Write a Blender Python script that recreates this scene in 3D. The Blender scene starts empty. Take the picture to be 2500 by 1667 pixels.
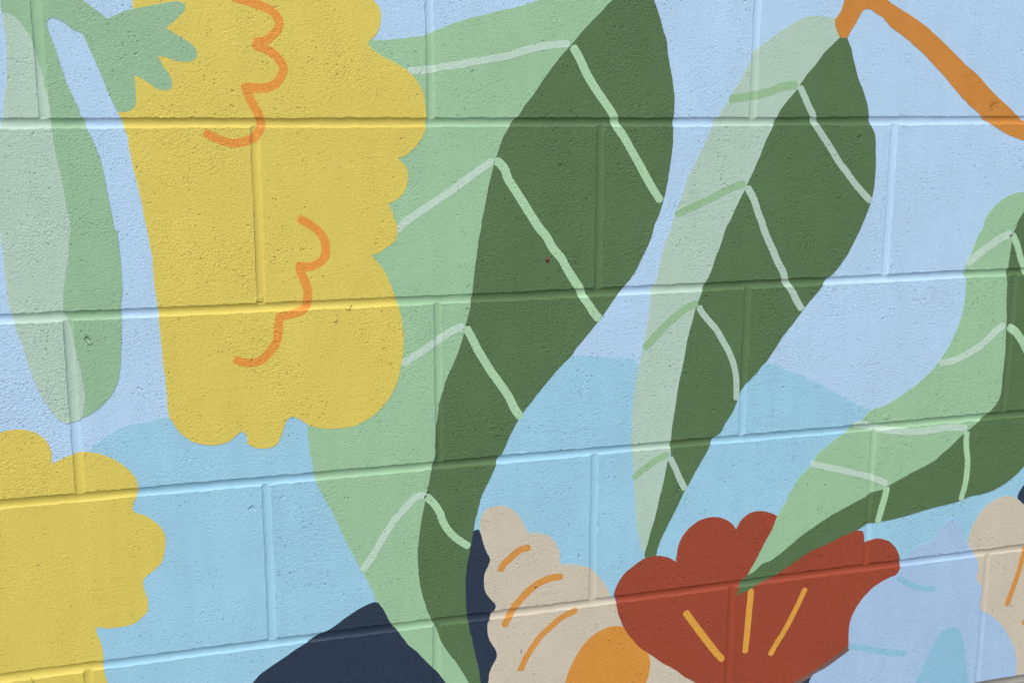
import bpy, bmesh, math, random
import numpy as np
from mathutils import Vector, Matrix, noise
from mathutils.geometry import delaunay_2d_cdt

sc = bpy.context.scene
COL = sc.collection
random.seed(7)

# ------------------------------------------------------------------ camera, sky, sun, exposure
ZA = 1.40                                   # height of the upper bed joint in view above the ground
cam_d = bpy.data.cameras.new('camera'); cam = bpy.data.objects.new('camera', cam_d); COL.objects.link(cam)
cam_d.sensor_width = 36.0; cam_d.lens = 41.595; cam_d.clip_end = 500.0; cam_d.clip_start = 0.05
yaw, pitch, roll = -0.298469, -0.201120, 0.002569
Rw = Matrix.Rotation(yaw, 4, 'Z') @ Matrix(((1,0,0,0),(0,0,-1,0),(0,1,0,0),(0,0,0,1))) @ Matrix.Rotation(pitch, 4, 'X') @ Matrix.Rotation(roll, 4, 'Z')
cam.matrix_world = Matrix.Translation((-0.010346, -1.311913, ZA + 0.024435)) @ Rw
cam_d.dof.use_dof = True; cam_d.dof.focus_distance = 1.34; cam_d.dof.aperture_fstop = 8.0
sc.camera = cam

SUN_EL, SUN_AZ = math.radians(52), math.radians(-32)      # azimuth measured from straight out of the wall, towards the left
sdir = Vector((math.sin(SUN_AZ)*math.cos(SUN_EL), -math.cos(SUN_AZ)*math.cos(SUN_EL), math.sin(SUN_EL)))
wd = bpy.data.worlds.new('World'); sc.world = wd; wd.use_nodes = True
nt = wd.node_tree; bgn = nt.nodes['Background']
sky = nt.nodes.new('ShaderNodeTexSky'); sky.sky_type = 'NISHITA'; sky.sun_disc = False
sky.sun_elevation = SUN_EL; sky.sun_rotation = math.atan2(sdir.x, sdir.y)
sky.air_density = 1.0; sky.dust_density = 4.0; sky.ozone_density = 0.6
nt.links.new(sky.outputs[0], bgn.inputs[0]); bgn.inputs[1].default_value = 0.10
sun_d = bpy.data.lights.new('sun', 'SUN'); sun_d.energy = 1.0; sun_d.angle = math.radians(48); sun_d.color = (1.0, 0.985, 0.90)
sun = bpy.data.objects.new('sun', sun_d); COL.objects.link(sun)
sun.rotation_euler = sdir.to_track_quat('Z', 'Y').to_euler(); sun.location = (-3, -4, 6)
sc.view_settings.view_transform = 'Standard'; sc.view_settings.look = 'None'
sc.view_settings.gamma = 1.0; sc.view_settings.use_curve_mapping = False
sc.view_settings.exposure = 0.72

# ------------------------------------------------------------------ materials
def lin(h):
    h = h.lstrip('#'); o = []
    for i in (0, 2, 4):
        c = int(h[i:i+2], 16)/255
        o.append(c/12.92 if c <= 0.04045 else ((c+0.055)/1.055)**2.4)
    return o

def relief_group():
    """Concrete block relief under the paint: sandy stipple, soft swells, pinholes, a few deep chips."""
    g = bpy.data.node_groups.new('block_relief', 'ShaderNodeTree')
    g.interface.new_socket('Height', in_out='OUTPUT', socket_type='NodeSocketFloat')
    g.interface.new_socket('Pore', in_out='OUTPUT', socket_type='NodeSocketFloat')
    N, L = g.nodes, g.links
    def math_(op, a, b=None, clamp=False):
        n = N.new('ShaderNodeMath'); n.operation = op; n.use_clamp = clamp
        for i, v in enumerate((a, b)):
            if v is None: continue
            if isinstance(v, (int, float)): n.inputs[i].default_value = v
            else: L.new(v, n.inputs[i])
        return n.outputs[0]
    def rng(v, a, b, c=0.0, d=1.0):
        n = N.new('ShaderNodeMapRange'); n.interpolation_type = 'SMOOTHSTEP'
        L.new(v, n.inputs[0])
        for i, x in enumerate((a, b, c, d)): n.inputs[1+i].default_value = x
        return n.outputs[0]
    geo = N.new('ShaderNodeNewGeometry'); pos = geo.outputs['Position']
    def nz(scale, det=2.0, rough=0.5, off=(0,0,0), stretch=(1,1,1), rot=(0,0,0)):
        m = N.new('ShaderNodeMapping'); m.inputs['Location'].default_value = off
        m.inputs['Scale'].default_value = stretch; m.inputs['Rotation'].default_value = rot
        L.new(pos, m.inputs[0])
        n = N.new('ShaderNodeTexNoise'); n.inputs['Scale'].default_value = scale
        n.inputs['Detail'].default_value = det; n.inputs['Roughness'].default_value = rough
        L.new(m.outputs[0], n.inputs['Vector']); return n.outputs['Fac']
    at = N.new('ShaderNodeAttribute'); at.attribute_name = 'grain'; grain = at.outputs['Fac']
    patch = rng(nz(14, 2.0, 0.5, (3,1,5)), 0.35, 0.68, 0.65, 1.2)
    vg = N.new('ShaderNodeTexVoronoi'); vg.inputs['Scale'].default_value = 520; L.new(pos, vg.inputs['Vector'])
    stip = math_('ADD', math_('MULTIPLY', nz(560, 1.0, 0.5), 0.00054), math_('MULTIPLY', vg.outputs['Distance'], -0.00028))
    swell = math_('MULTIPLY', nz(230, 1.0, 0.5, (7,2,1)), 0.0004)
    worm = nz(290, 2.0, 0.55, (1,9,4), (0.8,1,1.15), (0,0.6,0))
    worm_d = math_('MULTIPLY', rng(worm, 0.36, 0.22), -0.0010)
    surf = math_('MULTIPLY', math_('ADD', math_('ADD', stip, swell), worm_d), math_('MULTIPLY', grain, patch))
    # pinholes
    clump = rng(nz(19, 4.0, 0.7, (2,8,3)), 0.46, 0.64)
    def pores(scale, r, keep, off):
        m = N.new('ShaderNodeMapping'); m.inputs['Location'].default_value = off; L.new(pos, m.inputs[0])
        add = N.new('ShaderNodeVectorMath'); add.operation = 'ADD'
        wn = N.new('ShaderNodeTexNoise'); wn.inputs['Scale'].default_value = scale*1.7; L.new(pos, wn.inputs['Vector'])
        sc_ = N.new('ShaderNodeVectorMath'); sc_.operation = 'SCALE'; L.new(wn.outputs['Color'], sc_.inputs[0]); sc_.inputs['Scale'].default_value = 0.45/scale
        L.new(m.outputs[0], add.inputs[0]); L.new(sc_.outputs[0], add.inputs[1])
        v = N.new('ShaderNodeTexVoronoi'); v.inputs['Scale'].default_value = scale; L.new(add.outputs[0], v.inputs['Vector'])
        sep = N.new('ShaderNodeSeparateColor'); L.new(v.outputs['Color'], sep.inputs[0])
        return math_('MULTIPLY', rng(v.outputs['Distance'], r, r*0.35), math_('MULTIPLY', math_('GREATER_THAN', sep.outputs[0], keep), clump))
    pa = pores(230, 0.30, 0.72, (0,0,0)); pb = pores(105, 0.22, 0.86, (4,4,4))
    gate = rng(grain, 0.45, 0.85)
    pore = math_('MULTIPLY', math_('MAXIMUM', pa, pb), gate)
    h = math_('ADD', surf, math_('MULTIPLY', pore, -0.0012))
    # single chips and holes at their places on the wall
    for (x, z, r, d) in CHIPS:
        dn = N.new('ShaderNodeVectorMath'); dn.operation = 'DISTANCE'; L.new(pos, dn.inputs[0]); dn.inputs[1].default_value = (x, 0.0, z)
        wob = math_('ADD', dn.outputs['Value'], math_('MULTIPLY', math_('SUBTRACT', nz(260, 2.0, 0.6, (x,0,z)), 0.5), r*1.5))
        h = math_('ADD', h, math_('MULTIPLY', rng(wob, r, r*0.45), -d))
    out = N.new('NodeGroupOutput'); L.new(h, out.inputs[0]); L.new(pore, out.inputs[1])
    return g

CHIPS = [(-0.0791, ZA-0.2262, 0.0036, 0.0030), (-0.0775, ZA-0.2300, 0.0030, -0.0012), (0.0845, ZA-0.4316, 0.0042, 0.0010), (1.0475, ZA+0.0159, 0.0085, 0.0013),
         (0.8499, ZA-0.0205, 0.0042, 0.0009), (0.452, ZA-0.051, 0.0035, 0.0006),
         (0.66, ZA-0.36, 0.003, 0.0006),
         (0.2, ZA-0.205, 0.0045, -0.0016), (0.185, ZA-0.2185, 0.0035, -0.0010), (0.1025, ZA-0.1915, 0.0050, -0.0014), (-0.165, ZA-0.607, 0.0060, -0.0014), (0.915, ZA-0.388, 0.0050, -0.0010)]
RELIEF = relief_group()

def paint(name, hexcol, under=None, cover=1.0, rough=0.5, vary=0.03, pore_dark=0.28, bump=1.0):
    m = bpy.data.materials.new(name); m.use_nodes = True
    N, L = m.node_tree.nodes, m.node_tree.links
    b = N['Principled BSDF']; b.inputs['Roughness'].default_value = rough
    b.inputs['Specular IOR Level'].default_value = 0.32
    geo = N.new('ShaderNodeNewGeometry'); pos = geo.outputs['Position']
    g = N.new('ShaderNodeGroup'); g.node_tree = RELIEF
    bp = N.new('ShaderNodeBump'); bp.inputs['Distance'].default_value = bump; bp.inputs['Strength'].default_value = 1.0
    L.new(g.outputs['Height'], bp.inputs['Height']); L.new(bp.outputs[0], b.inputs['Normal'])
    col = N.new('ShaderNodeRGB'); col.outputs[0].default_value = (*lin(hexcol), 1); cur = col.outputs[0]
    def mix(fac, a, c, blend='MIX'):
        n = N.new('ShaderNodeMix'); n.data_type = 'RGBA'; n.blend_type = blend
        if isinstance(fac, float): n.inputs[0].default_value = fac
        else: L.new(fac, n.inputs[0])
        L.new(a, n.inputs[6])
        if isinstance(c, tuple): n.inputs[7].default_value = c
        else: L.new(c, n.inputs[7])
        return n.outputs[2]
    def nzr(scale, a, bb, c, d, det=3.0, rough_=0.55, off=0.0):
        mp = N.new('ShaderNodeMapping'); mp.inputs['Location'].default_value = (off, off, off); L.new(pos, mp.inputs[0])
        n = N.new('ShaderNodeTexNoise'); n.inputs['Scale'].default_value = scale; n.inputs['Detail'].default_value = det; n.inputs['Roughness'].default_value = rough_
        L.new(mp.outputs[0], n.inputs['Vector'])
        r = N.new('ShaderNodeMapRange'); L.new(n.outputs['Fac'], r.inputs[0])
        for i, x in enumerate((a, bb, c, d)): r.inputs[1+i].default_value = x
        return r.outputs[0]
    if under:                                   # thin coat: the paint below grins through in flecks
        uc = N.new('ShaderNodeRGB'); uc.outputs[0].default_value = (*lin(under), 1)
        cur = mix(nzr(230, 0.42, 0.72, (1-cover)*0.35, min(1.0, (1-cover)*2.4), 3.0, 0.6, 2.0), cur, uc.outputs[0])
    # roller marks and slightly uneven hiding of the coat
    dk = N.new('ShaderNodeMix'); dk.data_type = 'RGBA'; dk.blend_type = 'MULTIPLY'; dk.inputs[0].default_value = 1.0
    L.new(cur, dk.inputs[6])
    v = nzr(9, 0.3, 0.7, 1-vary, 1+vary, 4.0, 0.6, 5.0)
    mp2 = N.new('ShaderNodeMapping'); mp2.inputs['Scale'].default_value = (26, 26, 5); mp2.inputs['Rotation'].default_value = (0, 0.5, 0); L.new(pos, mp2.inputs[0])
    st = N.new('ShaderNodeTexNoise'); st.inputs['Scale'].default_value = 1.6; st.inputs['Detail'].default_value = 5.0; st.inputs['Roughness'].default_value = 0.65; L.new(mp2.outputs[0], st.inputs['Vector'])
    sr = N.new('ShaderNodeMapRange'); L.new(st.outputs['Fac'], sr.inputs[0])
    for i, x in enumerate((0.3, 0.7, 0.965, 1.035)): sr.inputs[1+i].default_value = x
    mv = N.new('ShaderNodeMath'); mv.operation = 'MULTIPLY'; L.new(v, mv.inputs[0]); L.new(sr.outputs[0], mv.inputs[1]); vv = mv.outputs[0]
    cb = N.new('ShaderNodeCombineColor'); [L.new(vv, cb.inputs[i]) for i in range(3)]
    L.new(cb.outputs[0], dk.inputs[7]); cur = dk.outputs[2]
    # dark grey pinholes: unpainted concrete, with their inner shade put into the colour
    bare_shade = N.new('ShaderNodeMath'); bare_shade.operation = 'MULTIPLY'; L.new(g.outputs['Pore'], bare_shade.inputs[0])
    L.new(nzr(60, 0.50, 0.62, 0.0, pore_dark, 2.0, 0.5, 9.0), bare_shade.inputs[1])
    cur = mix(bare_shade.outputs[0], cur, (0.10, 0.105, 0.10, 1))
    L.new(cur, b.inputs['Base Color'])
    rr = nzr(35, 0.3, 0.7, rough-0.12, rough+0.12); L.new(rr, b.inputs['Roughness'])
    return m

C = dict(peri='#ACCDEA', aqua='#95C6DF', yellow='#D2C25D', lgreen='#95BE9A', pgreen='#AAC6B8', dgreen='#53714B', sgreen='#8EB694',
         cream='#C4BDAC', orange='#CC8D3C', branch='#C4843A', squig='#DC8E3A', red='#96442E', navy='#27364A', ochre='#D8A040', grey='#8E8C88',
         vein_pale='#BAD4C7', vein_light='#A6CFAA', vein_green='#8DB68C', blue='#A0BFE0', bstroke='#86BBD6', edge='#6E5A56')
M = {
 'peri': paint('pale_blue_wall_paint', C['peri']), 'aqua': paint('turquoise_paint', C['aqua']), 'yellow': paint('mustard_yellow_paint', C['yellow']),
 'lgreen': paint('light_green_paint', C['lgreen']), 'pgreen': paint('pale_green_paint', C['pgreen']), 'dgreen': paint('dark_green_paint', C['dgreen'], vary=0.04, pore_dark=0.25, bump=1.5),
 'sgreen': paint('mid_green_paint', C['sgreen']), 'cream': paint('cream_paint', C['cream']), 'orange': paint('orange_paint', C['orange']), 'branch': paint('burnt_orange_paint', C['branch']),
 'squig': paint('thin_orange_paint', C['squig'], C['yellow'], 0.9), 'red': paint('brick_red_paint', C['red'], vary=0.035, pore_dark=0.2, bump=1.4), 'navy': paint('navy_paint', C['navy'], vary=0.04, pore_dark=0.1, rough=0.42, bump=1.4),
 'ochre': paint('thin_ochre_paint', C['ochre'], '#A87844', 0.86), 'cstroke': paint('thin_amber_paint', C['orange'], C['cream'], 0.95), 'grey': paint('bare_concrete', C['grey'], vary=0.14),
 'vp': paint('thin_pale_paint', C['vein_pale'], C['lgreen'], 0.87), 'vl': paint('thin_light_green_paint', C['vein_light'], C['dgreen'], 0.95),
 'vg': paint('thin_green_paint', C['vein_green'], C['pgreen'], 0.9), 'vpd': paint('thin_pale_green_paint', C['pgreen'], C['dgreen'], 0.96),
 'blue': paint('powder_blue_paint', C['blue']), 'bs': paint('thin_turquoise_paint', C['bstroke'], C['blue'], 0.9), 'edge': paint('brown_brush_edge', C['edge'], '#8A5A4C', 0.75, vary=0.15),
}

def plain(name, rgb, rough=0.4, spec=0.5):
    m = bpy.data.materials.new(name); m.use_nodes = True
    N, L = m.node_tree.nodes, m.node_tree.links; b = N['Principled BSDF']
    n = N.new('ShaderNodeTexNoise'); n.inputs['Scale'].default_value = 900; tc = N.new('ShaderNodeNewGeometry'); L.new(tc.outputs['Position'], n.inputs['Vector'])
    r = N.new('ShaderNodeValToRGB'); r.color_ramp.elements[0].color = (*[c*0.8 for c in rgb], 1); r.color_ramp.elements[1].color = (*[min(1, c*1.2) for c in rgb], 1)
    L.new(n.outputs['Fac'], r.inputs[0]); L.new(r.outputs[0], b.inputs['Base Color'])
    b.inputs['Roughness'].default_value = rough; b.inputs['Specular IOR Level'].default_value = spec
    return m

# ------------------------------------------------------------------ ground
def ground():
    m = bpy.data.materials.new('worn_concrete_paving'); m.use_nodes = True
    N, L = m.node_tree.nodes, m.node_tree.links; b = N['Principled BSDF']; b.inputs['Roughness'].default_value = 0.9
    geo = N.new('ShaderNodeNewGeometry'); n = N.new('ShaderNodeTexNoise'); n.inputs['Scale'].default_value = 60; n.inputs['Detail'].default_value = 8
    L.new(geo.outputs['Position'], n.inputs['Vector'])
    r = N.new('ShaderNodeValToRGB'); r.color_ramp.elements[0].position = 0.3; r.color_ramp.elements[0].color = (0.13, 0.128, 0.12, 1)
    r.color_ramp.elements[1].position = 0.75; r.color_ramp.elements[1].color = (0.25, 0.245, 0.235, 1)
    L.new(n.outputs['Fac'], r.inputs[0]); L.new(r.outputs[0], b.inputs['Base Color'])
    bp = N.new('ShaderNodeBump'); bp.inputs['Distance'].default_value = 0.01; L.new(n.outputs['Fac'], bp.inputs['Height']); L.new(bp.outputs[0], b.inputs['Normal'])
    me = bpy.data.meshes.new('ground'); S = 150
    me.from_pydata([(-S,-S,0),(S,-S,0),(S,S,0),(-S,S,0)], [], [(0,1,2,3)]); me.materials.append(m)
    o = bpy.data.objects.new('ground', me); COL.objects.link(o); o['kind'] = 'structure'; o['label'] = 'worn grey concrete ground at the foot of the painted wall'
ground()

# ------------------------------------------------------------------ wall relief: blocks, tooled joints
X0, X1 = -0.9, 2.1                          # ends of the wall built
VX0, VX1 = -0.30, 1.32                      # stretch in view, built finely
BEDS = list(range(-3, 8))                   # bed joint k lies at z = -0.2 k below the datum
HW = 0.0053
TL = [-1.7, -1.4, -1.1, -1.0, -0.95, -0.66, -0.33, 0.0, 0.33, 0.66, 0.95, 1.0, 1.1, 1.4, 1.7]
PT = np.array([-1.0, -0.95, -0.66, -0.33, 0.0, 0.33, 0.66, 0.95, 1.0])
PD = np.array([0.0, -0.42, -1.5, -2.05, -2.25, -2.1, -1.5, -0.42, 0.0]) * 1e-3
PH = np.array([0.0, -0.75, -1.4, -1.6, -1.6, -1.45, -0.95, -0.3, 0.0]) * 1e-3
MEAS = {(0,-1):-0.1057,(0,3):0.2979,(0,7):0.6983,(1,1):0.1043,(1,5):0.5014,(1,9):0.8991,(2,-1):-0.0975,(2,3):0.3037,(2,7):0.7021,(2,11):1.1031,
        (3,1):0.1010,(3,5):0.5008,(3,9):0.8987,(4,-1):-0.1033,(4,3):0.2980,(4,7):0.6973,(4,11):1.0983}
BEDOFF = {0:0.0,1:-0.0005,2:0.0004,3:0.0006,4:-0.0040}
def n1(a, b): return noise.noise((a, b, 3.7))
HEADS = {}
for c in range(-2, 8):
    ns = range(-9, 22)
    hs = []
    for n in ns:
        if (n - (-1 if c % 2 == 0 else 1)) % 4: continue
        x = MEAS.get((c, n), 0.1*n + 0.002*n1(n*3.1, c*7.7))
        if X0 + 0.03 < x < X1 - 0.03: hs.append(x)
    HEADS[c] = hs
OFFS = {}
for c in HEADS:
    for j in range(len(HEADS[c]) + 1): OFFS[(c, j)] = (0.7e-3*random.uniform(-1, 1), random.uniform(0.5, 1.2))

def rag(a, s):     # ragged arris of a block
    return 0.00045*n1(a*150, s) + 0.0005*n1(a*45, s+5) + 0.0005*n1(a*420, s+9) - 0.0016*max(0.0, n1(a*26, s+13)-0.45)
def bed_c(k, x): return -0.2*k + BEDOFF.get(k, 0.0) + 0.0006*n1(x*4, k*3.3) + (0.0012*n1(x*1.5, k*9.1))
def bed_w(k, x, up): return HW*(1 + 0.11*n1(x*7, k*2.2)) + rag(x, k*11.3 + (4 if up else 0))
def head_c(c, j, z): return HEADS[c][j] + 0.0005*n1(z*9, c*5.1+j*2.7)
def head_w(c, j, z, rt): return HW*0.96*(1 + 0.08*n1(c*1.9+3, j*2.3)) + rag(z, c*7.1+j*3.3+(40 if rt else 20))

def prof(t, s, along, PD=PD):
    """depth of a tooled joint at t across it (|t|<1 inside), with burrs on the arrises outside"""
    a = abs(t)
    if a < 1.0: return float(np.interp(t, PT, PD)) * (0.95 + 0.16*n1(along*3, s) + 0.14*n1(along*38, s+4) + 0.10*n1(along*120, s+t))
    if a < 1.4:
        r = 0.0007*max(0.0, n1(along*70, s+1.5+(9 if t > 0 else 0)) + 0.35*n1(along*260, s+2.5) + 0.05)
        return r*(1 - abs((a-1.15)/0.25)) if abs(a-1.15) < 0.25 else 0.0
    return 0.0

def course_at(z): return max(-2, min(7, int(math.floor(-z/0.2)) + 1))

def head_eval(c, x, z):
    """(relief, base offset, grain) of course c at x, z as if no bed joints were there"""
    hs = HEADS[c]; j = 0
    while j < len(hs) and x > hs[j]: j += 1
    best, bj = 1e9, None
    for q in (j-1, j):
        if 0 <= q < len(hs) and abs(x-hs[q]) < best: best, bj = abs(x-hs[q]), q
    o, g = OFFS[(c, j)]
    if bj is None or best > 0.012: return 0.0, o, g
    cx = head_c(c, bj, z); d = x - cx
    t = d/head_w(c, bj, z, d > 0)
    if abs(t) < 1.0:
        a, b = OFFS[(c, bj)][0], OFFS[(c, bj+1)][0]
        return prof(t, c*3.1+bj*1.7, z, PH), a+(b-a)*(t+1)/2, 0.25
    if t > 0: o, g = OFFS[(c, bj+1)]
    else: o, g = OFFS[(c, bj)]
    return prof(t, c*3.1+bj*1.7, z), o, g

def relief(x, z):
    k = int(round(-z/0.2)); k = max(BEDS[0], min(BEDS[-1], k))
    d = z - bed_c(k, x)
    if abs(d) < 0.013:
        t = d/bed_w(k, x, d > 0)
        up = head_eval(max(-2, min(7, k)), x, z); dn = head_eval(max(-2, min(7, k+1)), x, z)
        if abs(t) < 1.0:
            hb = prof(t, k*5.3, x); f = (t+1)/2
            hh = (up if t > 0 else dn)[0]
            h = min(hb, hh*abs(t)) if hh < 0 else hb
            return h + dn[1]+(up[1]-dn[1])*f, 0.18
        s = up if t > 0 else dn; hb = prof(t, k*5.3, x)
        h = s[0] if s[0] < 0 else max(hb, s[0])
        return h + s[1], s[2]
    s = head_eval(course_at(z), x, z)
    return s[0]+s[1], s[2]

def steps(a, b, lo, hi, fine, coarse):
    out = [a]; v = a
    while v < b - 1e-6:
        v += fine if lo <= v < hi else coarse
        if v > b - 0.4*fine: v = b
        out.append(v)
    return out
BED_LINES, HEAD_LINES = {}, {}              # polylines the relief bends along
for k in BEDS:
    vis = -1 <= k <= 5
    xs = steps(X0, X1, VX0, VX1, 0.004 if vis else 0.08, 0.06)
    for t in TL:
        BED_LINES[(k, t)] = np.array([(x, bed_c(k, x) + t*bed_w(k, x, t > 0)) for x in xs])
for c in HEADS:
    top, bot = -0.2*(c-1), -0.2*c
    for j, hx in enumerate(HEADS[c]):
        fine = 0.004 if (0 <= c <= 5 and VX0 < hx < VX1) else 0.06
        zs = steps(bot, top, -9, 9, fine, fine)
        zs[0] = bot + BEDOFF.get(c, 0.0); zs[-1] = top + BEDOFF.get(c-1, 0.0)
        for t in TL:
            HEAD_LINES[(c, j, t)] = np.array([(head_c(c, j, z) + t*head_w(c, j, z, t > 0), z) for z in zs])
ALL_LINES = list(BED_LINES.values()) + list(HEAD_LINES.values())
LBB = [(l[:,0].min(), l[:,0].max(), l[:,1].min(), l[:,1].max()) for l in ALL_LINES]

# ------------------------------------------------------------------ sheets that follow the relief
def inside(poly, pts):
    x, y = pts[:,0], pts[:,1]; r = np.zeros(len(pts), bool)
    a = poly; b = np.roll(poly, -1, 0)
    for (x1, y1), (x2, y2) in zip(a, b):
        if y1 == y2: continue
        c = ((y1 > y) != (y2 > y)) & (x < (x2-x1)*(y-y1)/(y2-y1) + x1)
        r ^= c
    return r

def seg_dist(line, pts):
    best = np.full(len(pts), 1e9)
    for a, b in zip(line[:-1], line[1:]):
        ab = b-a; L = ab@ab + 1e-18
        u = np.clip(((pts-a)@ab)/L, 0, 1)
        d = np.linalg.norm(pts - (a + u[:,None]*ab), axis=1); best = np.minimum(best, d)
    return best

def obj(name, me, parent, mat, label=None, kind=None):
    me.materials.append(mat)
    o = bpy.data.objects.new(name, me); COL.objects.link(o); o.parent = parent
    if label: o['label'] = label
    if kind: o['kind'] = kind
    return o

def sheet(name, outline, keep, lift, depth, back=False):
    """A mesh over the closed outline (wall coordinates), bent to the relief, raised by lift, with edges of the given depth."""
    outline = np.asarray(outline); lo, hi = outline.min(0)-1e-3, outline.max(0)+1e-3
    verts = [Vector(p) for p in outline]; n = len(verts); edges = [(i, (i+1) % n) for i in range(n)]
    for l, bb in zip(ALL_LINES, LBB):
        if bb[0] > hi[0] or bb[1] < lo[0] or bb[2] > hi[1] or bb[3] < lo[1]: continue
        ok = (l[:,0] > lo[0]) & (l[:,0] < hi[0]) & (l[:,1] > lo[1]) & (l[:,1] < hi[1])
        seg = ok[:-1] | ok[1:]
        if not seg.any():      # a long step may straddle the outline
            seg = (np.minimum(l[:-1,0], l[1:,0]) < hi[0]) & (np.maximum(l[:-1,0], l[1:,0]) > lo[0]) & (np.minimum(l[:-1,1], l[1:,1]) < hi[1]) & (np.maximum(l[:-1,1], l[1:,1]) > lo[1])
        if len(outline) > 30 and seg.sum() > 4:
            use = seg.copy()
            inn = keep(l); near = seg_near(outline, l)
            m = inn | near; use &= (m[:-1] | m[1:])
            seg = use
        idx = {}
        for i in np.nonzero(seg)[0]:
            for q in (i, i+1):
                if q not in idx: idx[q] = len(verts); verts.append(Vector(l[q]))
            edges.append((idx[i], idx[i+1]))
    v, e, f, *_ = delaunay_2d_cdt(verts, edges, [], 0, 1e-7)
    P = np.array([tuple(p) for p in v]); F = np.array([tuple(t) for t in f])
    cen = P[F].mean(1); F = F[keep(cen)]
    used = np.unique(F); remap = -np.ones(len(P), int); remap[used] = np.arange(len(used)); P = P[used]; F = remap[F]
    ar = (P[F[:,1],0]-P[F[:,0],0])*(P[F[:,2],1]-P[F[:,0],1]) - (P[F[:,2],0]-P[F[:,0],0])*(P[F[:,1],1]-P[F[:,0],1])
    F = np.where((ar < 0)[:,None], F[:, ::-1], F)
    R = [relief(x, z) for x, z in P]
    V = [(x, -(h+lift), ZA+z) for (x, z), (h, g) in zip(P, R)]; G = [g for h, g in R]
    faces = [tuple(int(i) for i in t) for t in F]
    cnt = {}
    for t in faces:
        for a, b in ((t[0],t[1]),(t[1],t[2]),(t[2],t[0])): cnt[(a, b)] = 1
    rim = [(a, b) for (a, b) in cnt if (b, a) not in cnt]
    low = {}
    for a, b in rim:
        for q in (a, b):
            if q not in low:
                low[q] = len(V); x, y, z = V[q]; V.append((x, (-depth if back else y + depth), z) if not back else (x, depth, z)); G.append(G[q])
    for a, b in rim: faces.append((b, a, low[a], low[b]))
    me = bpy.data.meshes.new(name); me.from_pydata(V, [], faces)
    at = me.attributes.new('grain', 'FLOAT', 'POINT'); at.data.foreach_set('value', np.array(G, np.float32))
    me.polygons.foreach_set('use_smooth', [True]*len(me.polygons)); me.update(); me.set_sharp_from_angle(angle=math.radians(38))
    return me

def seg_near(outline, pts, r=0.006):
    out = np.zeros(len(pts), bool)
    for i in range(0, len(outline), 2):
        out |= ((pts[:,0]-outline[i,0])**2 + (pts[:,1]-outline[i,1])**2) < r*r
    return out

# ------------------------------------------------------------------ the wall
wall = bpy.data.objects.new('mural_wall', None); COL.objects.link(wall); wall.location = (0, 0, 0)
wall['label'] = 'concrete block wall painted with a mural of big green leaves and flowers'; wall['category'] = 'wall'; wall['kind'] = 'thing'

def clipx(l, a, b, gx=None):
    """part of a polyline between two other lines: here simply by x"""
    m = (l[:,0] > a) & (l[:,0] < b); return l[m]

def head_x(c, j, t, z): return head_c(c, j, z) + t*head_w(c, j, z, t > 0)
def bed_z(k, t, x): return bed_c(k, x) + t*bed_w(k, x, t > 0)
def corner(c, j, th, k, tb):
    """crossing of a head joint line and a bed joint line"""
    x = HEADS[c][j]; z = -0.2*k
    for _ in range(8): z = bed_z(k, tb, x); x = head_x(c, j, th, z)
    return x, z
for c in HEADS:
    hs = HEADS[c]; kt, kb = c-1, c
    for j in range(len(hs)+1):
        def cn(side, k, tb):
            if side == 'l': return (X0, bed_z(k, tb, X0)) if j == 0 else corner(c, j-1, 1.0, k, tb)
            return (X1, bed_z(k, tb, X1)) if j == len(hs) else corner(c, j, -1.0, k, tb)
        bl, br, tr, tl = cn('l', kb, 1.0), cn('r', kb, 1.0), cn('r', kt, -1.0), cn('l', kt, -1.0)
        out = [bl] + [tuple(p) for p in clipx(BED_LINES[(kb, 1.0)], bl[0]+1e-4, br[0]-1e-4)] + [br]
        if j < len(hs):
            l = HEAD_LINES[(c, j, -1.0)]; out += [tuple(p) for p in l[(l[:,1] > br[1]+1e-4) & (l[:,1] < tr[1]-1e-4)]]
        out += [tr] + [tuple(p) for p in clipx(BED_LINES[(kt, -1.0)], tl[0]+1e-4, tr[0]-1e-4)[::-1]] + [tl]
        if j > 0:
            l = HEAD_LINES[(c, j-1, 1.0)]; out += [tuple(p) for p in l[(l[:,1] > bl[1]+1e-4) & (l[:,1] < tl[1]-1e-4)][::-1]]
        out = np.array(out)
        me = sheet('block', out, lambda p, o=out: inside(o, p), 0.0, 0.19, back=True)
        obj('block', me, wall, M['peri'] if c <= 4 else M['grey'])
        if j < len(hs):                     # the head joint to the right of this block
            a, b = corner(c, j, -1.0, kb, 1.0), corner(c, j, 1.0, kb, 1.0); d, e_ = corner(c, j, 1.0, kt, -1.0), corner(c, j, -1.0, kt, -1.0)
            L_, R_ = HEAD_LINES[(c, j, -1.0)], HEAD_LINES[(c, j, 1.0)]
            o2 = [a] + [tuple(p) for p in clipx(BED_LINES[(kb, 1.0)], a[0]+1e-4, b[0]-1e-4)] + [b] + [tuple(p) for p in R_[(R_[:,1] > b[1]+1e-4) & (R_[:,1] < d[1]-1e-4)]] + [d]
            o2 += [tuple(p) for p in clipx(BED_LINES[(kt, -1.0)], e_[0]+1e-4, d[0]-1e-4)[::-1]] + [e_] + [tuple(p) for p in L_[(L_[:,1] > a[1]+1e-4) & (L_[:,1] < e_[1]-1e-4)][::-1]]
            o2 = np.array(o2)
            obj('mortar_joint', sheet('mortar_joint', o2, lambda p, o=o2: inside(o, p), 0.0, 0.187, back=True), wall, M['peri'] if c <= 4 else M['grey'])
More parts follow.
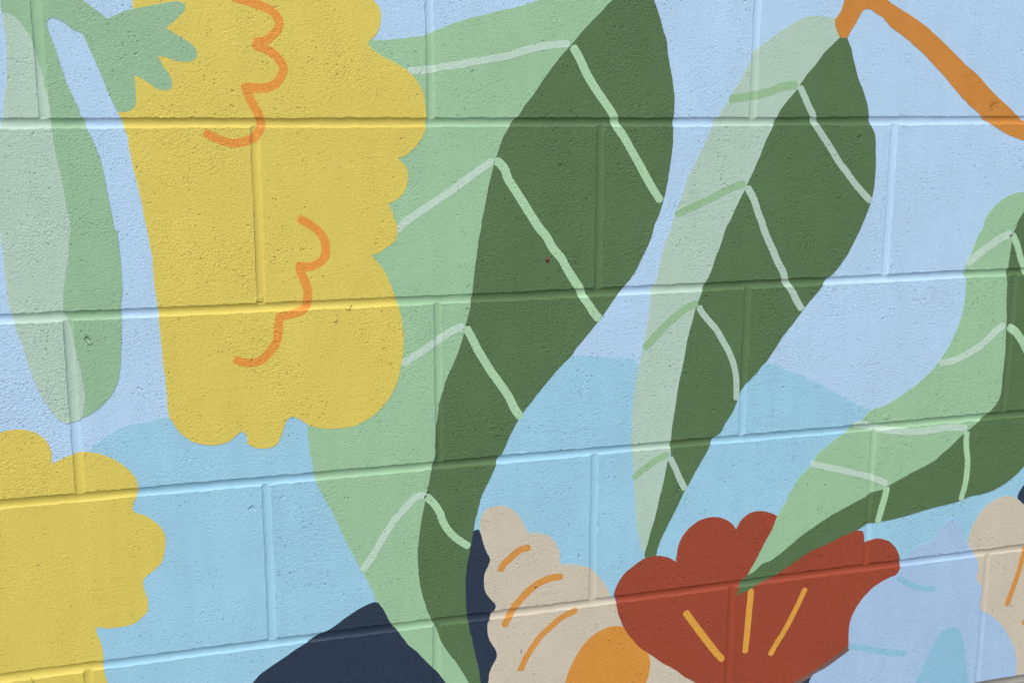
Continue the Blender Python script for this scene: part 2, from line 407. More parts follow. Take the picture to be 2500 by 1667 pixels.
for k in BEDS:
    a, b = BED_LINES[(k, -1.0)], BED_LINES[(k, 1.0)]
    o3 = np.array([tuple(p) for p in a] + [tuple(p) for p in b[::-1]])
    obj('mortar_joint', sheet('mortar_joint', o3, lambda p, o=o3: inside(o, p), 0.0, 0.185, back=True), wall, M['peri'] if k <= 3 else M['grey'])

# ------------------------------------------------------------------ the mural: coats of paint on the wall
# outlines and brush strokes in 0.1 mm on the wall plane; "!" marks a sharp corner, a number > 0 is a stroke width
SHAPES = {}
for row in """stem_leaf|0|-986,2049! -1192,1628 -1345,1373 -1382,1204 -1385,1120 -1371,1072 -1326,925 -1369,354 -1436,-521 -1510,-1480 -1456,-1881 -1310,-2420 -1150,-2828 -1020,-3064 -950,-3126! -904,-3105 -844,-3090 -751,-3039 -656,-2953 -576,-2861 -524,-2759 -495,-2648 -472,-2520 -458,-2360 -444,-2217 -439,-2089 -438,-1978 -429,-1868 -413,-1789 -409,-1648 -407,-1507 -410,-1366 -419,-1226 -431,-1102 -445,-1099 -460,-978 -475,-871 -500,-687 -516,-535 -539,-399 -568,-279 -604,-174 -641,-92 -662,-40 -676,34 -715,78 -724,167 -767,255 -802,357 -837,459 -864,574 -886,661 -908,747 -941,861 -963,946 -968,1003 -943,1035 -901,1044 -840,1022 -787,985 -722,929 -654,902 -621,859 -579,751 -525,607 -477,476 -442,359 -399,241 -349,111! -277,111 -218,130 -173,160 -155,227 -153,301 -155,420 -158,490! -98,457 -28,413 42,361 113,332 172,335 215,370 210,444 182,511 134,577 89,680! 146,674 247,638 349,624 431,636 477,678 476,745 439,796 361,854 275,904 184,968! 252,1021 321,1081 384,1163 381,1199 322,1234 219,1220 103,1199 -14,1168 -115,1151 -202,1127 -290,1089 -385,1044! -445,1093 -512,1148 -578,1197 -604,1225 -666,1337 -701,1645 -686,2063!
stem_leaf.pale|0|-1341,1082 -1295,1066 -1250,1025 -1201,963 -1152,893 -1122,836 -1102,729 -1073,615 -1044,486 -1031,370 -1010,283 -998,196 -994,108 -988,64 -999,35 -992,-53 -986,-171 -979,-275 -960,-409 -940,-529 -921,-664 -913,-785 -901,-891 -886,-982 -883,-1043 -889,-1135 -906,-1211 -921,-1348 -950,-1501 -972,-1609 -995,-1732 -1009,-1872 -1011,-1965 -976,-2030 -948,-2110 -936,-2189 -929,-2300 -911,-2429 -889,-2542 -876,-2671 -865,-2784 -861,-2897 -881,-3026 -904,-3105 -952,-3145 -1011,-3149 -1056,-3166 -1099,-3147 -1161,-3085 -1220,-2992 -1271,-2892 -1315,-2785 -1353,-2663 -1384,-2550 -1404,-2438 -1425,-2334 -1441,-2263 -1465,-2191 -1490,-2120 -1501,-2018 -1521,-1909 -1542,-1815 -1545,-1723 -1546,-1631 -1553,-1493 -1554,-1326 -1559,-1175 -1562,-1069 -1570,-815 -1559,-593 -1517,-226 -1484,-66 -1454,50 -1430,181 -1399,354 -1377,526 -1363,697 -1362,839 -1370,966 -1377,1036 -1366,1072
yellow|0|529,2005 -64,1782 -137,1150 -222,800 -349,111! -297,18 -287,-56 -257,-147 -255,-237 -240,-358 -224,-464 -202,-586 -180,-709 -158,-847 -144,-987 -131,-1065 -117,-1158 -101,-1268 -86,-1409 -83,-1567 -81,-1725 -66,-1853 -54,-1965 -56,-2093 -49,-2238 -42,-2384 -36,-2563 -23,-2744 -17,-2925 -13,-3074 -3,-3175 42,-3261 85,-3340 158,-3421 249,-3483 358,-3522 452,-3534 548,-3522 637,-3498 695,-3449 745,-3410 785,-3402! 815,-3450 828,-3545! 882,-3593 988,-3619 1070,-3617 1136,-3588 1188,-3515 1224,-3424 1252,-3340 1294,-3289 1336,-3266! 1409,-3309 1498,-3373 1604,-3420 1720,-3446 1837,-3452 1972,-3446 2109,-3408 2230,-3347 2351,-3251 2457,-3119 2537,-2968 2592,-2781 2620,-2610 2631,-2456 2617,-2284 2586,-2095 2537,-1957 2505,-1854 2457,-1735 2384,-1598 2270,-1466! 2354,-1448 2455,-1385 2549,-1313 2575,-1223 2573,-1140 2553,-1090 2521,-991 2478,-900! 2573,-853 2650,-789 2693,-700 2708,-586 2688,-505 2647,-448 2598,-398! 2690,-359 2791,-279 2876,-167 2914,-71 2920,10 2939,58 2917,154 2907,266 2867,377 2802,471 2704,565 2607,627 2478,687 2366,756 2295,824! 2291,855! 2353,910 2412,1004 2430,1119 2423,1196 2385,1264 2354,1301 2316,1391 2370,1680 2188,2017 1652,2199 1123,2146
yellow.l1|94|893,1285 938,1272 1086,1231 1206,1190 1295,1132 1341,1051 1319,968 1256,899 1162,845 1070,836 1092,833! 1084,806 1159,777 1249,733 1331,651 1370,567 1348,491 1284,414 1190,368 1051,364 982,374 954,369! 986,298 1021,214 1078,107 1093,61 1110,-16 1095,-78 1046,-147 1021,-170 943,-193 835,-215 729,-199 624,-160 543,-114
yellow.l2|96|1500,-1046 1586,-1097 1672,-1164 1735,-1247 1764,-1345 1761,-1443 1719,-1507 1644,-1554 1563,-1575 1467,-1555! 1481,-1629 1518,-1729 1547,-1829 1548,-1928 1533,-2002 1466,-2065 1352,-2100 1231,-2114! 1210,-2242 1198,-2357 1163,-2439 1095,-2518 1012,-2596 931,-2621 858,-2620 779,-2598 745,-2579
yellow2|0|-2452,-3443 -2090,-3299 -1902,-3251 -1728,-3214 -1655,-3191 -1539,-3189 -1440,-3212 -1356,-3256 -1288,-3326 -1250,-3411 -1234,-3499 -1244,-3595! -1172,-3564 -1096,-3533 -1020,-3509 -960,-3492 -885,-3496 -797,-3515 -723,-3538 -636,-3587 -534,-3662 -462,-3736 -405,-3817 -376,-3895 -376,-3963 -396,-4045 -436,-4134 -451,-4201! -400,-4249 -339,-4268 -249,-4333 -175,-4409 -133,-4500 -119,-4605 -138,-4724 -175,-4842 -251,-4920 -333,-4980 -374,-5019 -387,-5061 -381,-5149 -355,-5231 -350,-5346 -374,-5431 -424,-5477 -538,-5547 -695,-5561 -804,-5555 -903,-5524! -914,-5588 -889,-5679 -866,-5806 -859,-5931 -871,-6000 -864,-6073 -849,-6146 -837,-6216 -849,-7552! -2810,-7193! -2891,-6476
big.light|0|2156,684! 2304,879! 2449,881 2579,891 2742,912 2907,935 3039,989 3139,1033 3273,1083 3441,1134 3643,1185 3813,1229 3875,1241 3978,1264 4098,1302 4184,1330 4245,1350 4566,1470 4952,1673 5269,1908! 5241,1570 5123,1373 5066,1315 4996,1240 4908,1157 4820,1066 4732,976 4645,877 4557,786 4470,687 4382,581 4295,466 4208,335 4121,236 4051,146 4008,72 3947,23 3895,-50 3832,-157 3789,-255 3754,-354 3719,-453 3684,-585 3649,-718 3623,-851 3596,-1001 3570,-1101 3557,-1215 3534,-1302 3516,-1437 3498,-1556 3475,-1725 3458,-1879 3440,-2016 3417,-2153 3381,-2272 3345,-2426 3300,-2581 3246,-2718 3174,-2871 3120,-2990 3084,-3111 3047,-3215 3024,-3391 3000,-3567 2989,-3709 2984,-3867 2960,-3958 2936,-4046 2904,-4206 2876,-4331 2847,-4474 2818,-4618 2795,-4744 2776,-4889 2759,-5035 2761,-5184 2772,-5410 2797,-5563 2832,-5699 2866,-5818 2902,-5908 2937,-5989 2982,-6081 3036,-6242 3126,-6410 3218,-6539 3310,-6709 3385,-6854 3516,-7116 3649,-7458! 3308,-7104 3086,-6793 2995,-6663 2904,-6552 2813,-6442 2723,-6333 2634,-6244 2563,-6138 2502,-6044 2423,-5939 2380,-5848 2337,-5749 2286,-5667 2234,-5595 2210,-5490 2168,-5392 2101,-5273 2051,-5175 2002,-5041 1936,-4906 1871,-4753 1823,-4622 1775,-4509 1727,-4397 1662,-4274 1615,-4172 1576,-4063 1546,-3954 1541,-3831 1515,-3724 1507,-3602 1494,-3497 1506,-3377! 1411,-2756 1773,-1608
big.dark|0|5123,1373 5066,1315 4996,1240 4908,1157 4820,1066 4732,976 4645,877 4557,786 4470,687 4382,581 4295,466 4208,335 4121,236 4051,146 4008,72 3947,23 3895,-50 3832,-157 3789,-255 3754,-354 3719,-453 3684,-585 3649,-718 3623,-851 3596,-1001 3570,-1101 3557,-1215 3534,-1302 3516,-1437 3498,-1556 3475,-1725 3458,-1879 3440,-2016 3417,-2153 3381,-2272 3345,-2426 3300,-2581 3246,-2718 3174,-2871 3120,-2990 3084,-3111 3047,-3215 3024,-3391 3000,-3567 2989,-3709 2984,-3867 2960,-3958 2936,-4046 2904,-4206 2876,-4331 2847,-4474 2818,-4618 2795,-4744 2776,-4889 2759,-5035 2761,-5184 2772,-5410 2797,-5563 2832,-5699 2866,-5818 2902,-5908 2937,-5989 2982,-6081 3036,-6242 3126,-6410 3218,-6539 3310,-6709 3385,-6854 3516,-7116 3649,-7458! 3592,-7148 3539,-6878 3508,-6660 3471,-6498 3443,-6357 3416,-6217 3388,-6098 3367,-5960 3356,-5843 3348,-5651 3349,-5480 3365,-5311 3397,-5164 3421,-5035 3449,-4888 3468,-4760 3496,-4651 3524,-4542 3561,-4416 3616,-4311 3671,-4205 3727,-4081 3754,-3992 3804,-3941 3884,-3766 3930,-3678 3994,-3556 4077,-3435 4178,-3316 4279,-3196 4380,-3076 4490,-2957 4592,-2855 4675,-2788 4749,-2684 4841,-2581 4952,-2453 5063,-2324 5155,-2203 5238,-2090 5303,-2013 5359,-1944 5424,-1875 5498,-1771 5570,-1631 5634,-1509 5697,-1351 5728,-1229 5776,-1124 5811,-1020 5838,-932 5866,-811 5887,-689 5908,-550 5923,-429 5936,-290 5937,-153 5933,-15 5941,121 5942,274 5918,427 5892,545 5863,679 5835,812 5818,928 5777,1044 5736,1159 5686,1289 5647,1386 5567,1596 5435,1785 5269,1908! 5241,1570
big.v1|83|2750,554 2886,563 3002,576 3119,600 3303,626 3472,660 3643,689 3814,720 3876,729 3979,762 4118,804 4257,835 4397,857 4521,872 4583,876
big.d1|99|4663,825 4736,715 4810,568 4903,421 5014,272 5108,155 5174,54 5194,-30 5299,-166 5395,-320 5493,-475 5591,-632 5690,-790 5789,-923
big.v2|85|2584,-1187 2712,-1078 2866,-983 3037,-871 3208,-767 3381,-646 3537,-541 3684,-444
big.d2|104|3754,-445 3833,-521 3878,-638 3967,-774 4056,-910 4146,-1048 4264,-1222 4346,-1310 4438,-1468 4531,-1576 4606,-1701 4700,-1845 4776,-1954 4814,-2044 4891,-2154 4968,-2265 5022,-2325
big.v3|88|2632,-2732 2722,-2677 2845,-2606 2967,-2527 3090,-2456 3213,-2385 3319,-2347
big.d3|100|3386,-2380 3442,-2484 3512,-2628 3601,-2775 3691,-2922 3781,-3053 3872,-3185 3920,-3279 3975,-3391 4031,-3472
big.v4|85|2094,-5198 2175,-5097 2265,-4961 2337,-4841 2428,-4704 2518,-4586 2607,-4495 2697,-4404 2769,-4357 2840,-4355
big.d4|92|2884,-4381 2963,-4467 3034,-4585 3077,-4718 3140,-4827 3230,-4930 3321,-5005 3375,-5045
mid.light|0|8122,998! 8111,1174! 8046,1225 7944,1243 7801,1254 7682,1243 7583,1215 7448,1144 7313,1064 7179,976 7065,898 7006,863 6942,776 6926,708 6889,656 6835,553 6781,449 6717,363 6663,259 6598,173 6525,69 6469,9 6443,-69 6399,-173 6345,-294 6291,-398 6237,-502 6183,-606 6138,-710 6103,-815 6068,-920 6023,-1025 5997,-1112 5962,-1218 5945,-1284 5908,-1358 5864,-1481 5830,-1623 5804,-1747 5769,-1871 5734,-1978 5706,-2013 5708,-2103 5697,-2247 5668,-2409 5653,-2536 5619,-2717 5596,-2826 5570,-2935 5550,-3082 5525,-3228 5509,-3376 5498,-3562 5498,-3731 5492,-3900 5507,-4087 5526,-4225 5533,-4360 5549,-4573 5563,-4748 5581,-4905 5600,-5043 5624,-5163 5657,-5305 5690,-5377 5721,-5430 5744,-5532! 5711,-5429 5748,-5295 5784,-5142 5830,-4990 5866,-4837 5901,-4665 5938,-4533 5969,-4362 5989,-4228 6005,-4115 6036,-4133 6022,-4002 6030,-3945 6036,-3812 6060,-3643 6084,-3455 6108,-3269 6142,-3083 6176,-2917 6191,-2788 6224,-2605 6260,-2477 6303,-2295 6357,-2151 6402,-2025 6420,-1971 6476,-1882 6521,-1775 6556,-1649 6611,-1524 6654,-1381 6699,-1256 6745,-1185 6800,-1061 6864,-937 6928,-813 6973,-707 7028,-601 7082,-477 7136,-354 7182,-231 7236,-125 7282,-37 7317,51 7363,138 7419,209 7495,296 7581,384 7627,455 7702,560 7816,683 7910,806 8026,912
mid.dark|0|8122,998! 8026,912 7910,806 7816,683 7702,560 7627,455 7581,384 7495,296 7419,209 7363,138 7317,51 7282,-37 7236,-125 7182,-231 7136,-354 7082,-477 7028,-601 6973,-707 6928,-813 6864,-937 6800,-1061 6745,-1185 6699,-1256 6654,-1381 6611,-1524 6556,-1649 6521,-1775 6476,-1882 6420,-1971 6402,-2025 6357,-2151 6303,-2295 6260,-2477 6224,-2605 6191,-2788 6176,-2917 6142,-3083 6108,-3269 6084,-3455 6060,-3643 6036,-3812 6030,-3945 6022,-4002 6036,-4133 5989,-4228 5969,-4362 5938,-4533 5901,-4665 5866,-4837 5830,-4990 5784,-5142 5748,-5295 5711,-5429 5744,-5532! 5846,-5544! 5874,-5458 5892,-5371 5939,-5237 6016,-5088 6092,-4939 6159,-4808 6226,-4658 6294,-4557 6380,-4399 6457,-4270 6525,-4160 6582,-4049 6610,-3974 6710,-3905 6787,-3776 6864,-3666 6921,-3536 6966,-3405 7015,-3332 7093,-3241 7193,-3152 7263,-3061 7323,-3008 7421,-2880 7517,-2734 7635,-2588 7753,-2443 7871,-2297 7990,-2170 8069,-2079 8128,-1997 8229,-1916 8329,-1807 8407,-1697 8484,-1568 8559,-1420 8605,-1309 8633,-1254 8679,-1143 8714,-1033 8738,-922 8754,-792 8756,-645 8754,-498 8739,-351 8724,-205 8689,-114 8630,-24 8608,49 8576,193 8533,300 8483,407 8424,513 8372,654 8334,759 8300,864 8270,934 8235,999 8201,1055!
mid.v1|99|6692,263 6828,280 7023,312 7094,330 7211,356 7329,401 7448,427 7544,431
mid.d1|87|7621,393 7677,297 7745,174 7801,85 7827,-3 7894,-93 7995,-218 8108,-363 8222,-509 8358,-657 8495,-806 8632,-938 8700,-995
mid.v2|89|6026,-1099 6198,-1029 6371,-962 6545,-886 6719,-809 6899,-756
mid.d2|93|6964,-814 7044,-941 7113,-1105 7181,-1251 7184,-1270 7263,-1436 7343,-1585 7422,-1736 7513,-1887 7551,-2001 7629,-2098 7710,-2233 7785,-2340
mid.v3|96|5652,-2719 5743,-2633 5857,-2520 5971,-2416 6086,-2330 6202,-2254 6304,-2218
mid.d3|82|6365,-2271 6404,-2337 6488,-2434 6614,-2570 6700,-2706 6787,-2842 6855,-2998 6905,-3191 6917,-3325 6921,-3459
mid.v4|82|5546,-4384 5631,-4311 5749,-4236 5867,-4170 5975,-4127
mid.d4|83|6032,-4184 6092,-4296 6157,-4437 6240,-4591
right.light|0|10435,-1415 10478,-1265 10559,-1151 10665,-1057 10796,-983 10932,-947 11052,-934 11190,-948! 11079,-1183 10994,-1318 10955,-1430 10931,-1492 10914,-1668 10905,-1806 10895,-1944 10887,-2042 10906,-2163 10915,-2363 10940,-2565 10952,-2767 10965,-2971 10970,-3175 10967,-3380 10964,-3544 10947,-3729 10897,-3829 10800,-3936 10699,-4001 10633,-4058 10499,-4151 10387,-4226 10278,-4320 10157,-4414 10079,-4469 9992,-4544 9835,-4614 9654,-4680 9475,-4757 9298,-4833 9187,-4885 9030,-4915 8931,-4963 8767,-5030 8592,-5105 8418,-5180 8246,-5264 8096,-5351 7947,-5438 7821,-5527 7673,-5633 7526,-5719 7398,-5756 7302,-5837 7197,-5886! 7236,-5808 7296,-5713 7355,-5597 7434,-5443 7446,-5424 7506,-5328 7553,-5212 7591,-5114 7641,-5038 7701,-4943 7739,-4846 7789,-4770 7849,-4675 7919,-4581 8002,-4509 8084,-4416 8153,-4301 8226,-4248 8332,-4177 8458,-4088 8565,-4036 8637,-3962 8735,-3929 8819,-3856 8902,-3772 9100,-3727 9252,-3658 9404,-3578 9578,-3470 9707,-3378 9835,-3266 9938,-3132 10042,-2997 10120,-2842 10187,-2686 10230,-2529 10250,-2371 10252,-2194 10237,-2036 10197,-1975 10221,-1937 10216,-1888 10283,-1744 10329,-1629 10384,-1475
right.dark|0|11190,-948! 11079,-1183 10994,-1318 10955,-1430 10931,-1492 10914,-1668 10905,-1806 10895,-1944 10887,-2042 10906,-2163 10915,-2363 10940,-2565 10952,-2767 10965,-2971 10970,-3175 10967,-3380 10964,-3544 10947,-3729 10897,-3829 10800,-3936 10699,-4001 10633,-4058 10499,-4151 10387,-4226 10278,-4320 10157,-4414 10079,-4469 9992,-4544 9835,-4614 9654,-4680 9475,-4757 9298,-4833 9187,-4885 9030,-4915 8931,-4963 8767,-5030 8592,-5105 8418,-5180 8246,-5264 8096,-5351 7947,-5438 7821,-5527 7673,-5633 7526,-5719 7398,-5756 7302,-5837 7197,-5886! 7139,-5920 7094,-5976 7066,-6075 7037,-6144! 7122,-6124 7207,-6093 7312,-6044 7419,-6005 7411,-6015 7539,-5968 7624,-5927 7730,-5867 7858,-5799 8007,-5713 8158,-5647 8333,-5594 8530,-5523 8707,-5469 8851,-5422 8927,-5378 9005,-5361 9108,-5356 9291,-5343 9497,-5323 9727,-5284 9958,-5244 10193,-5215 10381,-5191 10521,-5152 10615,-5129 10807,-5116 11021,-5062 11208,-4973 11346,-4878 11463,-4771 11592,-4643 11801,-4065 11805,-3226 11591,-1991
right.v1|107|10263,-1851 10388,-1758 10540,-1656 10693,-1563 10872,-1490
right.d1|97|10933,-1516 11004,-1632 11082,-1812 11161,-1954 11267,-2098
right.v2|98|9948,-3188 10127,-3173 10307,-3114 10487,-3034 10642,-2932 10772,-2818 10894,-2734
right.d2|112|11016,-2771 11106,-2826 11214,-2944 11329,-3115
right.v3|97|8692,-3950 8826,-3967 9010,-4022 9216,-4069 9423,-4096 9654,-4120 9885,-4119 10117,-4100 10306,-4111 10421,-4135
right.d3|88|10457,-4215 10457,-4335 10485,-4504 10506,-4611 10510,-4780 10500,-4927 10453,-5145
right.v4|84|8074,-4435 8263,-4488 8488,-4553 8716,-4619 8945,-4687 9085,-4741 9216,-4811
right.d4|98|9233,-4889 9218,-4992 9183,-5134 9136,-5327
branch|0|8186,2167! 8196,1727 8148,1382 8113,1295 8047,1216! 8051,1156 8087,1070 8132,1010 8194,994 8244,1021 8280,1091 8337,1170 8383,1249 8429,1329 8489,1351 8552,1337 8639,1290 8725,1248 8815,1162 8926,1094 9036,1034 9194,930 9353,817 9493,701 9657,567 9824,414 9969,286 10112,176 10257,74 10330,9 10449,-48 10569,-114 10713,-181 10856,-229 10980,-262 11359,-357 11841,-419 12443,-386! 12413,-152! 11888,-207 11357,-127 10953,-8 10849,54 10725,148 10578,251 10382,398 10235,526 10115,617 9997,689 9832,814 9668,938 9483,1069 9301,1190 9122,1283 8968,1359 8816,1434 8771,1467 8637,1585 8497,1805 8389,2175!
aqua|0|-1348,-3968! -886,-3499 -775,-3410 -665,-3337 -556,-3280 -463,-3238 -355,-3222 -248,-3214 -139,-3189 -15,-3174 379,-3070 1077,-2987 1901,-2959 3103,-2866 3637,-2813 4675,-2797 4750,-2774 4920,-2790 5111,-2818 5302,-2836 5476,-2852 5536,-2887 5556,-2925 5975,-3147 6574,-3093 7231,-3040 7345,-3032 7473,-3075 7602,-3131 7754,-3189 7929,-3269 8128,-3360 8307,-3461 8489,-3562 8671,-3655 8901,-3766 9514,-4093 10709,-4357 11436,-4523 21483,-4708! 23816,-14178! -1634,-7961!
navy|0|656,-6538! 777,-6436 848,-6363 986,-6272 1143,-6183 1282,-6101 1404,-6034 1509,-5974 1632,-5926 1755,-5859 1897,-5766 2039,-5691 2163,-5642 2234,-5629 2303,-5679 2381,-5811! 2717,-5478 3083,-5147 3413,-4922 3450,-4870 3477,-4856 3523,-4861 3541,-4908 3820,-5231! 4119,-8670! -611,-7783! -81,-7034
navy2|0|11394,-5217 11407,-5175 11492,-5043 11648,-4928! 11815,-5532! 11451,-5287
cream|0|3532,-4822 3538,-4739 3560,-4657 3634,-4600 3745,-4579 3856,-4598 3949,-4651 4036,-4744 4093,-4845 4140,-4944 4169,-4976! 4264,-4977 4359,-5006 4455,-5074 4523,-5168 4557,-5258 4569,-5424! 4691,-5438 4828,-5468 4946,-5507 5046,-5598 5127,-5696 5188,-5782 5230,-5867 5261,-5940! 5664,-6344 6509,-6766 6957,-7250 7032,-8994! 3244,-8301! 3516,-7136 3631,-6892 3650,-6760 3697,-6648 3745,-6557 3735,-6467 3669,-6350 3632,-6247 3628,-6091 3660,-6037 3679,-5972 3735,-5892 3726,-5852 3660,-5767 3595,-5663 3580,-5546 3596,-5414 3633,-5343 3661,-5261 3624,-5171 3578,-5053 3550,-4937
cream.s1|85|3801,-5401 3839,-5329 3887,-5293 3981,-5212 4056,-5173 4151,-5164
cream.s2|92|3849,-6136 3896,-6049 3908,-6031 3983,-5905 4078,-5800 4192,-5698 4307,-5635 4441,-5593 4576,-5590
cream.s3|82|4063,-6761 4121,-6631 4216,-6485 4332,-6343 4447,-6250 4563,-6157 4680,-6103 4778,-6070
cream.center|0|4644,-7211 4656,-7047 4690,-6914 4748,-6781 4825,-6652 4903,-6542 5001,-6455 5120,-6391 5260,-6354 5381,-6362 5483,-6400 5670,-6568 5811,-6833 5830,-6918 5826,-7021 5809,-7121 5780,-7216 5653,-7513 5370,-7739 5003,-7741 4738,-7512
red|0|5301,-5935 5338,-5801 5425,-5673 5544,-5578 5683,-5495 5803,-5463 5925,-5470 6049,-5508 6154,-5576! 6161,-5481 6178,-5363 6226,-5259 6305,-5158 6425,-5072 6548,-5029 6693,-5027 6842,-5076 6951,-5158 6996,-5233! 7026,-5176 7075,-5101 7178,-5031 7326,-5010 7448,-5039 7580,-5103 7814,-5403 8151,-5522 8707,-5469 8818,-5439 8910,-5456! 8937,-5526 8957,-5633! 9034,-5599 9148,-5586 9289,-5627 9412,-5715 9490,-5820 9526,-5920 9542,-6039 9514,-6122 9483,-6182! 9226,-6323 8981,-6463 8886,-6580 8825,-6701 8801,-6849 8813,-7132! 8510,-7317 8262,-7442 8037,-7543 7628,-7694 7166,-7752 6923,-7670 6509,-7327 6356,-7224 6204,-7097 6012,-6965 5842,-6827 5694,-6714 5568,-6574 5463,-6418 5388,-6246 5345,-6100 5322,-5968
red.t1|94|6320,-6304 6435,-6467 6568,-6650 6725,-6859 6865,-7026
red.t2|90|7251,-6119 7240,-6346 7229,-6573 7218,-6781 7208,-6959
red.t3|79|8064,-6195 7959,-6418 7859,-6616 7758,-6792 7656,-6948 7595,-7056
red.edge|69|8789,-7150 8510,-7317 8262,-7442 8037,-7543 7761,-7672
navy3|0|8376,-7374! 8221,-7438 8046,-7542 7829,-7682! 8181,-7912! 8442,-7689!
blue|0|8025,-9176! 8070,-7960 8165,-7647 8200,-7582 8236,-7505 8272,-7458! 8379,-7418 8515,-7359 8812,-7180! 8792,-6999 8789,-6847 8813,-6700 8884,-6558 8979,-6431 9087,-6327 9220,-6247 9355,-6188 9482,-6161! 9514,-6122 9542,-6039 9527,-5935! 9661,-5914 9679,-5841 9768,-5787 9906,-5738 10000,-5727 10064,-5649 10173,-5532 10272,-5436 10341,-5411 10418,-5462 10475,-5565 10512,-5698 10556,-5778 10608,-5816 10690,-5912 10760,-6008 10820,-6124 10835,-6279 10816,-6343 10862,-6437 10919,-6510 10932,-6645 10924,-6822 11006,-6900 11138,-6973 11275,-7093 11419,-7259 11540,-7447 11624,-7642 11667,-7810 11659,-7901 11666,-8414 11738,-9856!
blue.b1|83|9532,-6205 9668,-6291 9841,-6381 9987,-6417 10121,-6438
blue.b2|90|8828,-7121 9055,-7177 9295,-7255 9536,-7318 9706,-7355
blue.center|0|9853,-9511! 9926,-7843 9999,-7701 10057,-7530 10140,-7363 10223,-7197 10335,-7090 10478,-7053 10606,-7115 10681,-7260 10721,-7423 10770,-7679 10812,-7868 10848,-7983 11104,-9740!
cream2|0|10667,-5932! 10625,-5797 10644,-5691 10691,-5544 10764,-5423 10875,-5305 11036,-5214 11205,-5183 11331,-5211 11451,-5287 11525,-5349 11688,-5519 11911,-5939 12065,-6629 12169,-7558 12306,-9960! 11631,-9836! 11282,-7662 10689,-6681
cream2.s1|87|11616,-6017 11582,-6168 11532,-6407 11456,-6644 11395,-6834
cream2.s2|89|11719,-7163 11835,-7099 11988,-7097""".strip().split('\n'):
    nm, w_, ps = row.split('|')
    pp = [(tuple(float(q)*1e-4 for q in t.rstrip('!').split(',')), t.endswith('!')) for t in ps.split()]
    SHAPES[nm] = (int(w_)*1e-4, pp)

def spline(pp, closed, step=0.003):
    P = [np.array(p) for p, _ in pp]; K = [c for _, c in pp]; n = len(P); out = []
    for i in range(n if closed else n-1):
        p1, p2 = P[i], P[(i+1) % n]
        p0 = P[i-1] if (closed or i > 0) and not K[i] else p1 - (p2-p1)*0.5
        p3 = P[(i+2) % n] if (closed or i+2 < n) and not K[(i+1) % n] else p2 + (p2-p1)*0.5
        d = np.linalg.norm(p2-p1)
        if d < 1e-5: continue
        a0, a1, a2 = max(np.linalg.norm(p1-p0), 1e-5)**.5, d**.5, max(np.linalg.norm(p3-p2), 1e-5)**.5
        m1 = (p1-p0)/a0 - (p2-p0)/(a0+a1) + (p2-p1)/a1; m2 = (p2-p1)/a1 - (p3-p1)/(a1+a2) + (p3-p2)/a2
        m1 *= a1; m2 *= a1
        m = max(1, int(round(d/step)))
        for q in range(m):
            t = q/m
            out.append((2*t**3-3*t*t+1)*p1 + (t**3-2*t*t+t)*m1 + (-2*t**3+3*t*t)*p2 + (t**3-t*t)*m2)
    if not closed: out.append(P[-1])
    return np.array(out)

def wobble(P, amp0=1.0):
    """the slightly unsteady edge a brush leaves on rough block, the same for coats that share an edge"""
    A = [amp0*(1.0 if relief(x, z)[1] > 0.3 else 1.9) for x, z in P]
    return np.array([(x + amp*(0.00045*n1(x*110, z*110) + 0.00028*n1(x*330+9, z*330)), z + amp*(0.00045*n1(x*110+31, z*110+17) + 0.00028*n1(x*330+5, z*330+77))) for (x, z), amp in zip(P, A)])

ZMIN = -0.8 + BEDOFF[4] + HW
def clip_low(P):
    lim = lambda x: ZMIN + 0.0006 + 0.0012*n1(x*60, 4.4) + 0.0008*n1(x*240, 1.4)
    if P[:,1].min() > ZMIN + 0.004: return P
    out = []
    n = len(P)
    for i in range(n):
        a, b = P[i], P[(i+1) % n]
        ia, ib = a[1] > ZMIN, b[1] > ZMIN
        if ia: out.append(a)
        if ia != ib: out.append(a + (b-a)*(ZMIN-a[1])/(b[1]-a[1]))
    res = []
    for i in range(len(out)):
        a, b = out[i], out[(i+1) % len(out)]; flat = abs(a[1]-ZMIN) < 1e-7 and abs(b[1]-ZMIN) < 1e-7
        m = max(1, int(np.linalg.norm(b-a)/0.003)) if flat else 1
        for q in range(m):
            p = a + (b-a)*q/m
            if abs(p[1]-ZMIN) < 1e-7: p = np.array((p[0], lim(p[0])))
            res.append(p)
    return np.array(res)

LIFT = 0.00007
def coat(shape, name, mat, level, parent=None, label=None):
    w_, pp = SHAPES[shape]; lift = LIFT*level
    if w_ == 0:
        P = clip_low(wobble(spline(pp, True)))
        keep = lambda p, o=P: inside(o, p)
    else:
        Cn = wobble(spline(pp, False, 0.0025), 0.5); r = w_/2
        T = np.gradient(Cn, axis=0); T /= np.linalg.norm(T, axis=1)[:,None] + 1e-12; Nn = np.stack([-T[:,1], T[:,0]], 1)
        rl = np.array([r*(1 + 0.09*n1(x*45, z*45) + 0.03*n1(x*210, z*210)) for x, z in Cn]); rr = np.array([r*(1 + 0.09*n1(x*45+50, z*45) + 0.03*n1(x*210, z*210+40)) for x, z in Cn])
        capf = lambda c, t, rad: [c + rad*(math.cos(a)*np.array((-t[1], t[0])) + math.sin(a)*t*0.75) for a in (math.pi*q/9 for q in range(1, 9))]
        P = list(Cn + Nn*rl[:,None]) + [p for p in capf(Cn[-1], T[-1], r)] + list((Cn - Nn*rr[:,None])[::-1]) + [p for p in capf(Cn[0], -T[0], r)]
        P = np.array(P)
        keep = lambda p, l=Cn, q=P: inside(q, p) | (seg_dist(l, p) < r*0.93)
    me = sheet(name, P, keep, lift, lift + 0.0001)
    return obj(name, me, parent or wall, M[mat], label)

